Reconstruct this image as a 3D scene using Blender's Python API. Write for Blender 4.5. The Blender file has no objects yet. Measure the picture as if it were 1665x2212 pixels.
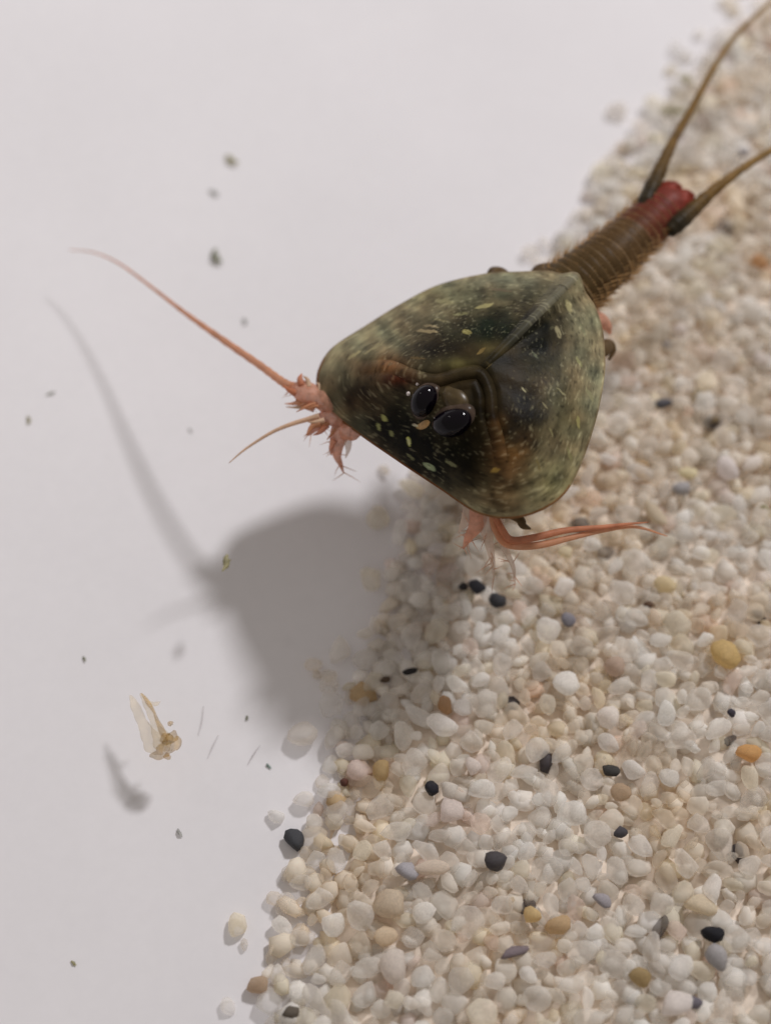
# Close-up of a tadpole shrimp swimming above coarse sand in a white tub.  1 unit = 1 cm.
import bpy, bmesh, math, random
import numpy as np
from mathutils import Vector, Matrix, noise

sc = bpy.context.scene
col = sc.collection
rnd = random.Random(7)
rng = np.random.default_rng(11)

# ------------------------------------------------------------------ camera
TILT = math.radians(29)
DIST = 13.0
W, H = 1665.0, 2212.0                    # photograph coordinates used for measuring
LENS, SENS = 75.0, 75.0 * 2 * (H / 2 / 264.0) / DIST
cam_d = bpy.data.cameras.new('camera')
cam_d.sensor_fit = 'VERTICAL'
cam_d.sensor_height = SENS
cam_d.sensor_width = SENS
cam_d.lens = LENS
cam_d.clip_start = 0.1
cam_d.clip_end = 300
cam = bpy.data.objects.new('camera', cam_d)
col.objects.link(cam)
cam.location = (0, -DIST * math.sin(TILT), DIST * math.cos(TILT))
cam.rotation_euler = (TILT, 0, 0)
sc.camera = cam
cam_d.dof.use_dof = True
cam_d.dof.aperture_fstop = 0.21
cam_d.dof.focus_distance = 11.5

# ------------------------------------------------------------------ world, lamps, exposure
w = bpy.data.worlds.new('World')
sc.world = w
w.use_nodes = True
bg = w.node_tree.nodes['Background']
bg.inputs[0].default_value = (1.0, 0.915, 0.84, 1)
bg.inputs[1].default_value = 0.31

def lamp(name, direction, dist, size, power, color):
    d = bpy.data.lights.new(name, 'AREA')
    d.shape = 'DISK'
    d.size = size
    d.energy = power
    d.color = color
    o = bpy.data.objects.new(name, d)
    col.objects.link(o)
    v = Vector(direction).normalized()
    o.location = v * dist
    o.rotation_euler = v.to_track_quat('Z', 'Y').to_euler()
    return o
lamp('room_lamp', (0.62, 0.75, 1.0), 60, 6.4, 24300, (1.0, 0.978, 0.99))
lamp('far_room_lamp', (-0.75, 0.55, 1.0), 34, 1.2, 250, (1.0, 0.95, 0.9))

sc.view_settings.view_transform = 'Standard'
sc.view_settings.look = 'None'
sc.view_settings.exposure = 0.0
sc.view_settings.gamma = 1.0
sc.cycles.use_denoising = True
sc.cycles.max_bounces = 12
sc.cycles.diffuse_bounces = 8
sc.cycles.transparent_max_bounces = 20

# ------------------------------------------------------------------ measuring helper
CAMP = Vector(cam.location)
ROT = Matrix.Rotation(TILT, 3, 'X')
FPX = DIST * 264.0                        # focal length in photograph pixels
def at(px, py, z):
    """point at height z seen at photograph pixel (px, py)"""
    d = ROT @ Vector(((px - W / 2) / FPX, -(py - H / 2) / FPX, -1.0))
    t = (z - CAMP.z) / d.z
    return CAMP + d * t

# ------------------------------------------------------------------ materials
def lin(r, g, b):
    f = lambda c: (c / 255 / 12.92) if c / 255 <= 0.04045 else ((c / 255 + 0.055) / 1.055) ** 2.4
    return (f(r), f(g), f(b), 1.0)

class Mat:
    def __init__(s, name):
        s.m = bpy.data.materials.new(name)
        s.m.use_nodes = True
        s.n = s.m.node_tree.nodes
        s.l = s.m.node_tree.links
        s.p = s.n['Principled BSDF']
        s.out = s.n['Material Output']
    def node(s, t, **kw):
        x = s.n.new(t)
        for k, v in kw.items():
            if k in x.inputs: x.inputs[k].default_value = v
            else: setattr(x, k, v)
        return x
    def set(s, **kw):
        names = dict(rough='Roughness', ior='IOR', sss='Subsurface Weight', sssr='Subsurface Radius',
                     ssss='Subsurface Scale', base='Base Color', coat='Coat Weight', coatr='Coat Roughness',
                     alpha='Alpha', trans='Transmission Weight', spec='Specular IOR Level')
        for k, v in kw.items(): s.p.inputs[names[k]].default_value = v
        return s
    def noise(s, scale, detail=4, rough=0.6, coord='Object'):
        tc = s.node('ShaderNodeTexCoord')
        n = s.node('ShaderNodeTexNoise')
        n.inputs['Scale'].default_value = scale
        n.inputs['Detail'].default_value = detail
        n.inputs['Roughness'].default_value = rough
        s.l.new(tc.outputs[coord], n.inputs['Vector'])
        return n
    def vary(s, src, scale, amount, detail=4):
        """multiply colour socket/colour by a noise around 1"""
        n = s.noise(scale, detail)
        mr = s.node('ShaderNodeMapRange')
        mr.inputs['From Min'].default_value = 0.3
        mr.inputs['From Max'].default_value = 0.7
        mr.inputs['To Min'].default_value = 1 - amount
        mr.inputs['To Max'].default_value = 1 + amount
        s.l.new(n.outputs['Fac'], mr.inputs['Value'])
        mx = s.node('ShaderNodeVectorMath', operation='MULTIPLY')
        if isinstance(src, tuple): mx.inputs[0].default_value = src[:3]
        else: s.l.new(src, mx.inputs[0])
        s.l.new(mr.outputs['Result'], mx.inputs[1])
        return mx.outputs[0]
    def bump(s, scale, strength, dist=0.02, detail=4):
        n = s.noise(scale, detail)
        b = s.node('ShaderNodeBump')
        b.inputs['Strength'].default_value = strength
        b.inputs['Distance'].default_value = dist
        s.l.new(n.outputs['Fac'], b.inputs['Height'])
        s.l.new(b.outputs['Normal'], s.p.inputs['Normal'])
        return b
    def translucent(s, src, fac):
        t = s.node('ShaderNodeBsdfTranslucent')
        if isinstance(src, tuple): t.inputs['Color'].default_value = src
        else: s.l.new(src, t.inputs['Color'])
        mx = s.node('ShaderNodeMixShader')
        mx.inputs['Fac'].default_value = fac
        s.l.new(s.p.outputs[0], mx.inputs[1]); s.l.new(t.outputs[0], mx.inputs[2])
        s.l.new(mx.outputs[0], s.out.inputs['Surface'])
        return s
    def sheer(s, fac):
        """let a share of the light straight through (thin film)"""
        prev = s.out.inputs['Surface'].links[0].from_socket
        t = s.node('ShaderNodeBsdfTransparent')
        mx = s.node('ShaderNodeMixShader')
        mx.inputs['Fac'].default_value = fac
        s.l.new(prev, mx.inputs[1]); s.l.new(t.outputs[0], mx.inputs[2])
        s.l.new(mx.outputs[0], s.out.inputs['Surface'])
        return s

def simple(name, rgb, rough=0.5, ior=1.2, vs=8, va=0.25, tr=0.0, sheer=0.0, sss=0.0, bump=0.0):
    m = Mat(name).set(rough=rough, ior=ior)
    c = m.vary(lin(*rgb), vs, va)
    m.l.new(c, m.p.inputs['Base Color'])
    if sss: m.set(sss=sss, sssr=(0.08, 0.06, 0.045), ssss=1.0)
    if bump: m.bump(vs * 2, bump)
    if tr: m.translucent(c, tr)
    if sheer: m.sheer(sheer)
    return m.m

# white tub plastic
mt = Mat('white_plastic').set(rough=0.5, ior=1.15)
c = mt.vary(lin(228, 226, 229), 0.35, 0.03, 3)
c = mt.vary(c, 9, 0.012, 5)
mt.l.new(c, mt.p.inputs['Base Color'])
mt.bump(1.2, 0.05, 0.05)
M_FLOOR = mt.m

def grain_material(name, per_object, tint=(1, 1, 1)):
    m = Mat(name).set(rough=0.45, ior=1.14)
    if per_object:
        src = m.node('ShaderNodeObjectInfo').outputs['Color']
    else:
        src = m.node('ShaderNodeAttribute', attribute_name='tint').outputs['Color']
    c = m.vary(src, 7, 0.13, 4)
    m.l.new(c, m.p.inputs['Base Color'])
    m.bump(16, 0.25, 0.01)
    m.translucent(c, 0.46)
    body = m.out.inputs['Surface'].links[0].from_socket
    tr = m.node('ShaderNodeBsdfTransparent')
    mx = m.node('ShaderNodeMixShader')
    m.l.new(src.node.outputs['Alpha'], mx.inputs['Fac'])
    m.l.new(tr.outputs[0], mx.inputs[1]); m.l.new(body, mx.inputs[2])
    m.l.new(mx.outputs[0], m.out.inputs['Surface'])
    return m.m
M_GRAIN = grain_material('quartz_grain', True)
M_SAND = grain_material('quartz_sand', False)
M_BED = simple('sand_bed_base', (222, 209, 195), 0.8, 1.1, 6, 0.25)
md = Mat('dark_mineral').set(rough=0.45, ior=1.3)
c = md.vary(md.node('ShaderNodeObjectInfo').outputs['Color'], 14, 0.35)
md.l.new(c, md.p.inputs['Base Color']); md.bump(25, 0.5, 0.01)
M_DARK = md.m

# ------------------------------------------------------------------ object helpers
def link(o, parent=None):
    col.objects.link(o)
    if parent is not None: o.parent = parent
    return o
def obj(name, verts, faces, mat, parent=None, smooth=True):
    me = bpy.data.meshes.new(name)
    me.from_pydata([tuple(v) for v in verts], [], faces)
    me.update()
    if smooth: me.polygons.foreach_set('use_smooth', [True] * len(me.polygons))
    me.materials.append(mat)
    return link(bpy.data.objects.new(name, me), parent)
def tag(o, label=None, cat=None, group=None, kind=None):
    if label: o['label'] = label
    if cat: o['category'] = cat
    if group: o['group'] = group
    if kind: o['kind'] = kind
    return o
def catmull(pts, n):
    P = np.array(pts, float)
    k = len(P)
    Pe = np.vstack([2 * P[0] - P[1], P, 2 * P[-1] - P[-2]])
    out = []
    for t in np.linspace(0, k - 1, n):
        i = min(int(t), k - 2); f = t - i
        a, b, c_, d = Pe[i], Pe[i + 1], Pe[i + 2], Pe[i + 3]
        out.append(0.5 * ((2 * b) + (c_ - a) * f + (2 * a - 5 * b + 4 * c_ - d) * f * f + (3 * b - a - 3 * c_ + d) * f ** 3))
    return np.array(out)
def tube_data(path, radii, nseg=12, flat=1.0, flat_dir=None, mod=None):
    """loft along world-space path; flat squeezes along flat_dir"""
    P = [Vector(p) for p in path]
    n = len(P)
    verts, faces = [], []
    up = Vector(flat_dir) if flat_dir is not None else Vector((0, 0, 1))
    for i in range(n):
        t = (P[min(i + 1, n - 1)] - P[max(i - 1, 0)]).normalized()
        a = t.cross(up)
        if a.length < 1e-4: a = t.cross(Vector((0, 1, 0)))
        a.normalize(); b = a.cross(t).normalized()
        for k in range(nseg):
            th = 2 * math.pi * k / nseg
            r = radii[i] * (mod(i / (n - 1), th) if mod else 1.0)
            verts.append(P[i] + a * (r * math.cos(th)) + b * (r * flat * math.sin(th)))
    for i in range(n - 1):
        for k in range(nseg):
            k2 = (k + 1) % nseg
            faces.append((i * nseg + k, i * nseg + k2, (i + 1) * nseg + k2, (i + 1) * nseg + k))
    faces.append(tuple(reversed(range(nseg))))
    faces.append(tuple(range((n - 1) * nseg, n * nseg)))
    return verts, faces
def pxtube(name, ctrl, mat, parent, n=40, nseg=10, flat=1.0, mod=None, flat_dir=None):
    """ctrl: (px, py, z, radius) measured points"""
    C = catmull(ctrl, n)
    path = [at(c_[0], c_[1], c_[2]) for c_ in C]
    v, f = tube_data(path, np.maximum(C[:, 3], 0.002), nseg, flat, flat_dir, mod)
    return obj(name, v, f, mat, parent)

# ------------------------------------------------------------------ tub floor
def floor_h(x, y):
    t = max(0.0, -0.95 * x + 0.22 * y - 0.7)
    return 0.05 * t * t if t < 6 else 1.8 + 0.6 * (t - 6)
def make_floor():
    n = 260
    xs = np.linspace(-24, 24, n); ys = np.linspace(-18, 26, n)
    v, f = [], []
    for y in ys:
        for x in xs:
            v.append((x, y, floor_h(x, y)))
    for j in range(n - 1):
        for i in range(n - 1):
            f.append((j * n + i, j * n + i + 1, (j + 1) * n + i + 1, (j + 1) * n + i))
    tag(obj('tub_floor', v, f, M_FLOOR), kind='structure')
make_floor()

# ------------------------------------------------------------------ sand
EDGE_PX = [(1900, -230), (1760, -110), (1640, 10), (1545, 100), (1470, 170), (1420, 240), (1330, 318), (1275, 420), (1215, 500),
           (1170, 570), (1060, 740), (950, 930), (885, 1070), (850, 1180), (828, 1280), (772, 1425), (722, 1530),
           (700, 1640), (688, 1720), (665, 1800), (612, 1880), (590, 1960), (586, 2080), (578, 2150), (588, 2230),
           (585, 2400), (570, 2600), (580, 2800)]
EDGE = np.array([at(x, y, 0.06)[:2] for x, y in EDGE_PX])
XMAX, YMIN, YMAX = 6.2, -6.4, 8.2
def edge_dist(P):
    """signed distance to the sand margin, positive inside the sand"""
    P = np.atleast_2d(P)
    best = np.full(len(P), 1e9); sign = np.zeros(len(P))
    for a, b in zip(EDGE[:-1], EDGE[1:]):
        d = b - a
        t = np.clip(((P - a) @ d) / (d @ d), 0, 1)
        q = a + t[:, None] * d
        r = np.linalg.norm(P - q, axis=1)
        cr = d[0] * (P[:, 1] - a[1]) - d[1] * (P[:, 0] - a[0])
        upd = r < best - 1e-9
        best[upd] = r[upd]; sign[upd] = np.sign(cr[upd])
    return best * sign
def sand_h(P):
    d = np.maximum(edge_dist(P), 0)
    P = np.atleast_2d(P)
    wav = 0.035 * np.sin(P[:, 0] * 1.7 + 0.6 * P[:, 1]) * np.cos(P[:, 1] * 1.3)
    return 0.015 + 0.24 * (1 - np.exp(-d / 1.3)) + wav * np.clip(d, 0, 1)

def make_bed():
    nx, ny = 90, 150
    xs = np.linspace(-2.2, XMAX, nx); ys = np.linspace(YMIN, YMAX, ny)
    G = np.array([(x, y) for y in ys for x in xs])
    d = edge_dist(G)
    hh = sand_h(G) - 0.085
    z = np.where(d > 0.14, hh * np.clip((d - 0.14) / 0.25, 0, 1) + 0.004, -0.15)
    v = [(g[0], g[1], zz) for g, zz in zip(G, z)]
    f = [(j * nx + i, j * nx + i + 1, (j + 1) * nx + i + 1, (j + 1) * nx + i) for j in range(ny - 1) for i in range(nx - 1)]
    f = [q for q in f if max(z[k] for k in q) > -0.1]
    tag(obj('sand_bed', v, f, M_BED), 'tan sand packed under the loose grains', 'sand', kind='structure')
make_bed()

def pebble(seed, sub, cuts=7):
    r = random.Random(seed)
    bm = bmesh.new()
    bmesh.ops.create_icosphere(bm, subdivisions=sub, radius=1.0)
    off = Vector((r.uniform(-50, 50), r.uniform(-50, 50), r.uniform(-50, 50)))
    planes = []
    for _ in range(cuts):
        nrm = Vector((r.gauss(0, 1), r.gauss(0, 1), r.gauss(0, 1))).normalized()
        planes.append((nrm, r.uniform(0.50, 0.86)))
    for v in bm.verts:
        p = v.co.copy()
        for nrm, d in planes:
            s = p.dot(nrm)
            if s > d: p -= nrm * ((s - d) * 0.82)
        p *= 1 + 0.16 * noise.noise(v.co * 1.1 + off) + 0.05 * noise.noise(v.co * 3 + off)
        v.co = p
    vs = np.array([v.co[:] for v in bm.verts]); fs = np.array([[v.index for v in f.verts] for f in bm.faces])
    bm.free()
    return vs, fs
PEB = [pebble(100 + i, 2, 6 + i % 6) for i in range(14)]
PEBLO = [pebble(100 + i, 1, 6 + i % 6) for i in range(14)]
def peb_mesh(i, mat):
    me = bpy.data.meshes.new('sand_grain')
    me.from_pydata([tuple(v) for v in PEB[i][0]], [], [tuple(map(int, f)) for f in PEB[i][1]])
    me.polygons.foreach_set('use_smooth', [True] * len(me.polygons))
    me.materials.append(mat)
    return me
ME_QUARTZ = [peb_mesh(i, M_GRAIN) for i in range(14)]
ME_DARK = [peb_mesh(i, M_DARK) for i in range(14)]
PX = 1 / 264.0
taken = []                                # (x, y, radius) of grains already placed on top
count_ind = 0
def set_grain(px, py, wpx, hpx, ang, rgb, label, group=None, dark=False, op=0.91, sink=0.35, on_floor=False, cat='sand grain', name='sand_grain'):
    """one grain, wpx x hpx pixels across, long axis turned by ang degrees"""
    global count_ind
    p = at(px, py, 0.2)
    for _ in range(3):
        z = 0.0 if on_floor else float(sand_h([(p.x, p.y)])[0])
        p = at(px, py, z + 0.06)
    a, b = wpx * PX / 2, hpx * PX / 2
    cz = min(a, b) * rnd.uniform(0.75, 0.95)
    if on_floor: z += cz * 0.85
    else: z += cz * (1 - 2 * sink) + 0.03
    me = (ME_DARK if dark else ME_QUARTZ)[rnd.randrange(14)]
    o = link(bpy.data.objects.new(name, me))
    o.location = (p.x, p.y, z)
    o.scale = (a * 1.1, b * 1.1, cz * 1.1)
    o.rotation_euler = (rnd.uniform(-.2, .2), rnd.uniform(-.2, .2), math.radians(ang))
    if not dark and op > 0.9: rgb = tuple(min(250, c_ + 12) for c_ in rgb)
    cc = lin(*rgb)
    o.color = (*cc[:3], op)
    tag(o, label, cat, group)
    taken.append((p.x, p.y, (a + b) / 2 * 0.8))
    count_ind += 1
    return o

GD = 'dark grains scattered through the sand'
for a in [
    (1430, 872, 42, 26, 10, (92, 91, 97), 'dark slate grain on sand beside the shell, right of its rear flank', GD),
    (1030, 1270, 42, 30, -25, (52, 52, 58), 'larger black grain of the close pair under the trailing pink feelers', GD),
    (1075, 1297, 36, 40, 20, (56, 56, 60), 'rounded black grain touching the pair below the pale hanging legs', GD),
    (1001, 1265, 22, 20, 0, (48, 44, 46), 'tiny black grain at the end of the black row under the shell', GD),
    (1230, 1338, 34, 30, 20, (132, 129, 136), 'hazy blue-grey grain below the trailing pink feelers', GD),
    (885, 1449, 40, 14, 20, (42, 40, 42), 'thin black sliver grain beside the big shadow', GD),
    (832, 1466, 26, 14, 10, (86, 70, 56), 'thin brown sliver grain at the shadow margin of the sand', GD),
    (932, 1704, 30, 32, 25, (36, 35, 42), 'small jet black grain beside two bright white grains', GD),
    (1318, 1665, 42, 24, -12, (62, 60, 58), 'flat dark grey grain lying alone on pale sand', GD),
    (1340, 1797, 32, 22, 30, (78, 75, 80), 'small slate grain beside a cream wedge-shaped grain', GD),
    (1073, 1862, 46, 40, -20, (74, 70, 72), 'large charcoal grain with white grains at its foot', GD),
    (878, 1883, 44, 36, -30, (166, 162, 166), 'dull blue-grey half buried grain', GD),
    (1300, 1945, 36, 26, -30, (160, 154, 158), 'faint violet-grey grain above a white grain', GD),
    (1542, 2020, 48, 28, -10, (30, 30, 36), 'blocky black grain perched on a clear grey grain', GD),
    (1548, 2072, 42, 52, 5, (164, 160, 160), 'clear grey grain under the blocky black grain', GD),
    (1110, 2057, 56, 22, 20, (124, 112, 116), 'dark purple streaky grain between cream grains', GD),
    (630, 2185, 34, 26, 10, (96, 88, 78), 'brownish dark grain at the sand margin', GD),
    (1500, 2166, 30, 24, 40, (112, 107, 116), 'small indigo grain beside a white grain', GD),
    (1580, 1540, 18, 18, 0, (70, 66, 76), 'tiny dark dot of a grain between white grains', GD),
    (1475, 1055, 46, 30, 10, (168, 164, 164), 'pale blue-grey grain under a cream bean-shaped grain', GD),
    (1605, 328, 32, 22, -10, (158, 152, 154), 'soft grey grain between the two tail filaments', GD),
    (1440, 742, 24, 16, 10, (150, 142, 136), 'small grey-brown grain right of the shell', GD),
    (744, 1690, 18, 16, 0, (92, 58, 48), 'tiny dark red grain at the sand margin', GD),
    (1400, 1305, 20, 16, 0, (96, 72, 56), 'tiny brown grain between elongated white grains', GD),
    (1545, 905, 22, 16, 0, (130, 112, 84), 'tiny khaki grain among white grains', GD),
]:
    set_grain(*a, dark=True, sink=0.12)
set_grain(635, 1811, 38, 50, 18, (66, 67, 71), 'lone charcoal grain lying off the sand on white floor', GD, dark=True, on_floor=True)

GA = 'amber and yellow grains in the sand'
for a in [
    (1616, 1625, 52, 40, 15, (228, 186, 130), 'bright orange rounded grain on pale sand', GA),
    (1565, 1415, 60, 64, 40, (224, 200, 146), 'big golden yellow cracked grain on the sand', GA),
    (1440, 1262, 52, 34, -20, (234, 220, 186), 'pale yellow oval grain below the feeler tips', GA),
    (1147, 1975, 36, 34, 0, (230, 206, 158), 'small yellow grain against a large clear grain', GA),
    (1210, 1998, 56, 32, 15, (216, 190, 152), 'peach coloured oblong grain', GA),
    (962, 1520, 30, 40, 10, (196, 160, 122), 'small brown amber grain near the shadow', GA),
    (1642, 562, 42, 40, 0, (220, 182, 140), 'blurred orange grain beside the lower tail filament', GA),
    (826, 1662, 36, 46, 0, (208, 184, 140), 'yellowish grain beside a pinkish white grain at the sand margin', GA),
    (1385, 2112, 42, 38, 0, (190, 168, 126), 'olive brown grain low in the sand', GA),
    (1345, 1710, 46, 34, 0, (206, 184, 158), 'faint peach grain beside the flat dark grey grain', GA),
    (560, 2128, 44, 36, 30, (206, 184, 160), 'brown tinted clear grain at the sand margin', GA),
    (1330, 1440, 46, 40, 0, (216, 196, 180), 'pinkish brown clear grain right of the hazy grain', GA),
]:
    set_grain(*a, op=0.8)

GW = 'opaque white grains on top of the sand'
for a in [
    (1222, 1476, 58, 52, 35, (240, 236, 232), 'brightest opaque white rounded grain, chalky and clean', GW),
    (1316, 1551, 52, 44, 0, (234, 228, 222), 'white wedge-like grain below the brightest chalky grain', GW),
    (973, 1752, 48, 56, 20, (226, 216, 210), 'large white pear-shaped grain beside the jet black grain', GW),
    (972, 1706, 42, 34, -40, (220, 214, 206), 'white slanted grain on top of the pear-shaped grain', GW),
    (1020, 1654, 32, 40, 15, (226, 218, 212), 'small white egg-shaped grain above the slanted grain', GW),
    (1574, 1012, 46, 58, 30, (232, 226, 224), 'white bean grain standing on end', GW),
    (1626, 996, 56, 36, 30, (234, 228, 222), 'white slanted bean grain beside the standing bean', GW),
    (1488, 1018, 46, 28, -10, (230, 222, 192), 'cream bean grain over a blue-grey grain', GW),
    (1415, 1110, 30, 76, 28, (214, 202, 180), 'long cream sliver grain pointing at the feeler tips', GW),
    (855, 2086, 54, 70, 12, (222, 214, 206), 'big white egg-shaped grain low in the sand', GW),
    (842, 1950, 66, 56, 10, (214, 200, 180), 'broad cream grain with rounded back', GW),
    (930, 1875, 70, 32, 6, (220, 208, 194), 'oblong cream white block grain', GW),
    (775, 1662, 44, 42, 0, (226, 212, 204), 'pinkish white round grain at the sand margin', GW),
    (838, 2020, 52, 34, 22, (222, 206, 182), 'cream half-moon grain under the broad cream grain', GW),
    (1468, 710, 38, 32, 0, (226, 218, 212), 'white grain below the abdomen on blurred sand', GW),
    (1648, 772, 40, 34, 0, (224, 216, 210), 'white grain at the far right of the shell flank', GW),
    (1512, 1955, 62, 40, -12, (222, 210, 188), 'cream capsule grain above the blocky black grain', GW),
    (1460, 2170, 60, 48, 20, (232, 226, 222), 'bright white grain beside the indigo grain', GW),
    (1222, 1190, 32, 28, 0, (226, 216, 190), 'small cream grain directly under the feelers', GW),
    (945, 1186, 40, 30, 0, (226, 222, 220), 'white grain under the front rim of the shell', GW),
    (900, 1355, 40, 28, 20, (212, 204, 196), 'white grain near the top of the shadowed sand margin', GW),
]:
    set_grain(*a)

# the other grains that show largest on the surface
def visible(x, y, z):
    p = ROT.transposed() @ (Vector((x, y, z)) - CAMP)
    return (p.x / -p.z * FPX + W / 2, -p.y / -p.z * FPX + H / 2)
SHELL_PX = [(690, 835), (950, 610), (1245, 590), (1310, 800), (1210, 1090), (1080, 1130), (870, 1000)]
def in_poly(x, y, poly):
    ins = False
    j = len(poly) - 1
    for i in range(len(poly)):
        xi, yi = poly[i]; xj, yj = poly[j]
        if (yi > y) != (yj > y) and x < (xj - xi) * (y - yi) / (yj - yi) + xi: ins = not ins
        j = i
    return ins
CLASSES = [
    ('clear', 0.60, [(248, 245, 240), (245, 241, 235), (249, 246, 241), (241, 236, 229)], 'clear grey-beige quartz grain among the sand', 'clear grains of the sand surface'),
    ('milky', 0.24, [(252, 250, 247), (250, 248, 244), (253, 252, 249)], 'milky white quartz grain among the sand', 'milky grains of the sand surface'),
    ('cream', 0.12, [(248, 243, 230), (246, 240, 224)], 'cream coloured quartz grain among the sand', 'cream grains of the sand surface'),
    ('rosy', 0.04, [(244, 229, 219), (240, 229, 222)], 'rosy beige quartz grain among the sand', 'rosy grains of the sand surface'),
]
OPA = dict(clear=0.38, milky=0.58, cream=0.52, rosy=0.42)
def stain(x, y):
    """patches of browner, dirtier sand"""
    n = noise.noise(Vector((x * 0.9, y * 0.9, 4.0))) + 0.5 * noise.noise(Vector((x * 2.3, y * 2.3, 9.0)))
    return max(0.0, min(1.0, 0.30 + 1.1 * n))
def shade(cl):
    k = rnd.randint(-9, 7)
    return tuple(c_ + k for c_ in rnd.choice(cl[2]))
def pick_class():
    u = rnd.random()
    for c_ in CLASSES:
        u -= c_[1]
        if u <= 0: return c_
    return CLASSES[0]
class Hash:
    def __init__(s, cell=0.3): s.c = cell; s.d = {}
    def key(s, x, y): return (int(math.floor(x / s.c)), int(math.floor(y / s.c)))
    def add(s, x, y, r): s.d.setdefault(s.key(x, y), []).append((x, y, r))
    def hit(s, x, y, r, k):
        kx, ky = s.key(x, y)
        for i in (-1, 0, 1):
            for j in (-1, 0, 1):
                for (a, b, q) in s.d.get((kx + i, ky + j), ()):
                    if (a - x) ** 2 + (b - y) ** 2 < ((r + q) * k) ** 2: return True
        return False
top = Hash()
for t_ in taken: top.add(*t_)
N_SURF = 300 - count_ind
placed = []
tries = 0
while len(placed) < N_SURF and tries < 60000:
    tries += 1
    px, py = rnd.uniform(540, 1690), rnd.uniform(60, 2230)
    if rnd.random() > 0.25 + 0.75 * (py / H): continue        # nearer grains show larger
    if in_poly(px, py, SHELL_PX): continue
    wd = rnd.uniform(40, 66); asp = rnd.uniform(0.52, 0.95)
    p = at(px, py, 0.3)
    d = float(edge_dist([(p.x, p.y)])[0])
    if d < 0.06: continue
    r = wd * (1 + asp) / 4 * PX
    if top.hit(p.x, p.y, r, 0.92): continue
    top.add(p.x, p.y, r)
    cl = pick_class()
    placed.append(1)
    set_grain(px, py, wd, wd * asp, rnd.uniform(0, 180), shade(cl), cl[3], cl[4], op=OPA[cl[0]] + rnd.uniform(-.1, .1), sink=rnd.uniform(0.38, 0.58))

def make_sand():
    """all remaining grains, joined: several packed layers of loose grains"""
    V, F, Cc = [], [], []
    base = 0
    def put(x, y, z, a, b, c_, rgb, lo, op):
        nonlocal base
        vs, fs = (PEBLO if lo else PEB)[rnd.randrange(14)]
        e = Matrix.Rotation(rnd.uniform(0, 6.28), 3, 'Z') @ Matrix.Rotation(rnd.uniform(-.5, .5), 3, 'X') @ Matrix.Rotation(rnd.uniform(-.5, .5), 3, 'Y')
        A = np.array(e) @ np.diag([a, b, c_])
        V.append(vs @ A.T + np.array([x, y, z]))
        F.append(fs + base); base += len(vs)
        Cc.append(np.tile(np.array((*lin(*rgb)[:3], op)), (len(vs), 1)))
    for layer, (k, lo, zoff, tries, smin, smax) in enumerate([
            (0.70, False, 0.00, 52000, 0.066, 0.124), (0.64, True, -0.05, 40000, 0.075, 0.125), (0.60, False, 0.004, 16000, 0.046, 0.072)]):
        hs = top if layer != 1 else Hash()
        P = np.column_stack([rng.uniform(-1.8, XMAX, tries), rng.uniform(YMIN, YMAX, tries)])
        D = edge_dist(P); Hh = sand_h(P)
        for (x, y), d, h in zip(P, D, Hh):
            if d < -0.03 and (layer == 1 or d < -0.30 or rnd.random() > 0.06): continue
            if d < 0.05 and rnd.random() < 0.5: continue
            if layer == 1 and d < 0.06: continue
            r = rnd.uniform(smin, smax)
            if hs.hit(x, y, r, k): continue
            hs.add(x, y, r)
            cl = pick_class(); rgb = shade(cl); op = 1.0 if layer == 1 else OPA[cl[0]] + rnd.uniform(-.1, .1)
            st = stain(x, y); rgb = tuple(a_ * (1 - st) + a_ * b_ * st for a_, b_ in zip(rgb, (0.98, 0.945, 0.885)))
            u = rnd.random()
            if u < 0.005: rgb = (104, 98, 100)
            elif u < 0.011: rgb = (222, 198, 160)
            asp = rnd.uniform(0.48, 1.0)
            cz = r * rnd.uniform(0.5, 0.8)
            z = max(h + zoff + rnd.uniform(-0.035, 0.03), cz * 0.7)
            put(x, y, z, r * 1.15, r * 1.15 * asp, cz, rgb, lo, op)
    V = np.vstack(V); F = np.vstack(F).astype(np.int32); Cc = np.vstack(Cc)
    me = bpy.data.meshes.new('sand')
    me.vertices.add(len(V)); me.vertices.foreach_set('co', V.astype(np.float32).ravel())
    me.loops.add(F.size); me.loops.foreach_set('vertex_index', F.ravel())
    me.polygons.add(len(F)); me.polygons.foreach_set('loop_start', np.arange(0, F.size, 3, dtype=np.int32))
    me.update(calc_edges=True)
    me.polygons.foreach_set('use_smooth', np.ones(len(F), bool))
    at_ = me.attributes.new('tint', 'FLOAT_COLOR', 'POINT')
    at_.data.foreach_set('color', Cc.astype(np.float32).ravel())
    me.materials.append(M_SAND)
    o = link(bpy.data.objects.new('sand', me))
    tag(o, 'coarse pale quartz sand covering part of the white floor', 'sand', kind='stuff')
    print('SAND tris', len(F), 'individual', count_ind + 0)
make_sand()

# ------------------------------------------------------------------ the tadpole shrimp
shrimp = bpy.data.objects.new('tadpole_shrimp', None)
link(shrimp)
base = at(1040, 800, 1.4); shrimp.location = base
tag(shrimp, 'olive green tadpole shrimp with red tail end swimming above the sand', 'tadpole shrimp')
PARINV = Matrix.Translation(-base)
def under(o, parent=None):
    """parent a world-space mesh to the shrimp (or to a part that sits at its origin)"""
    o.data.transform(PARINV)
    o.parent = parent or shrimp
    return o

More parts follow.
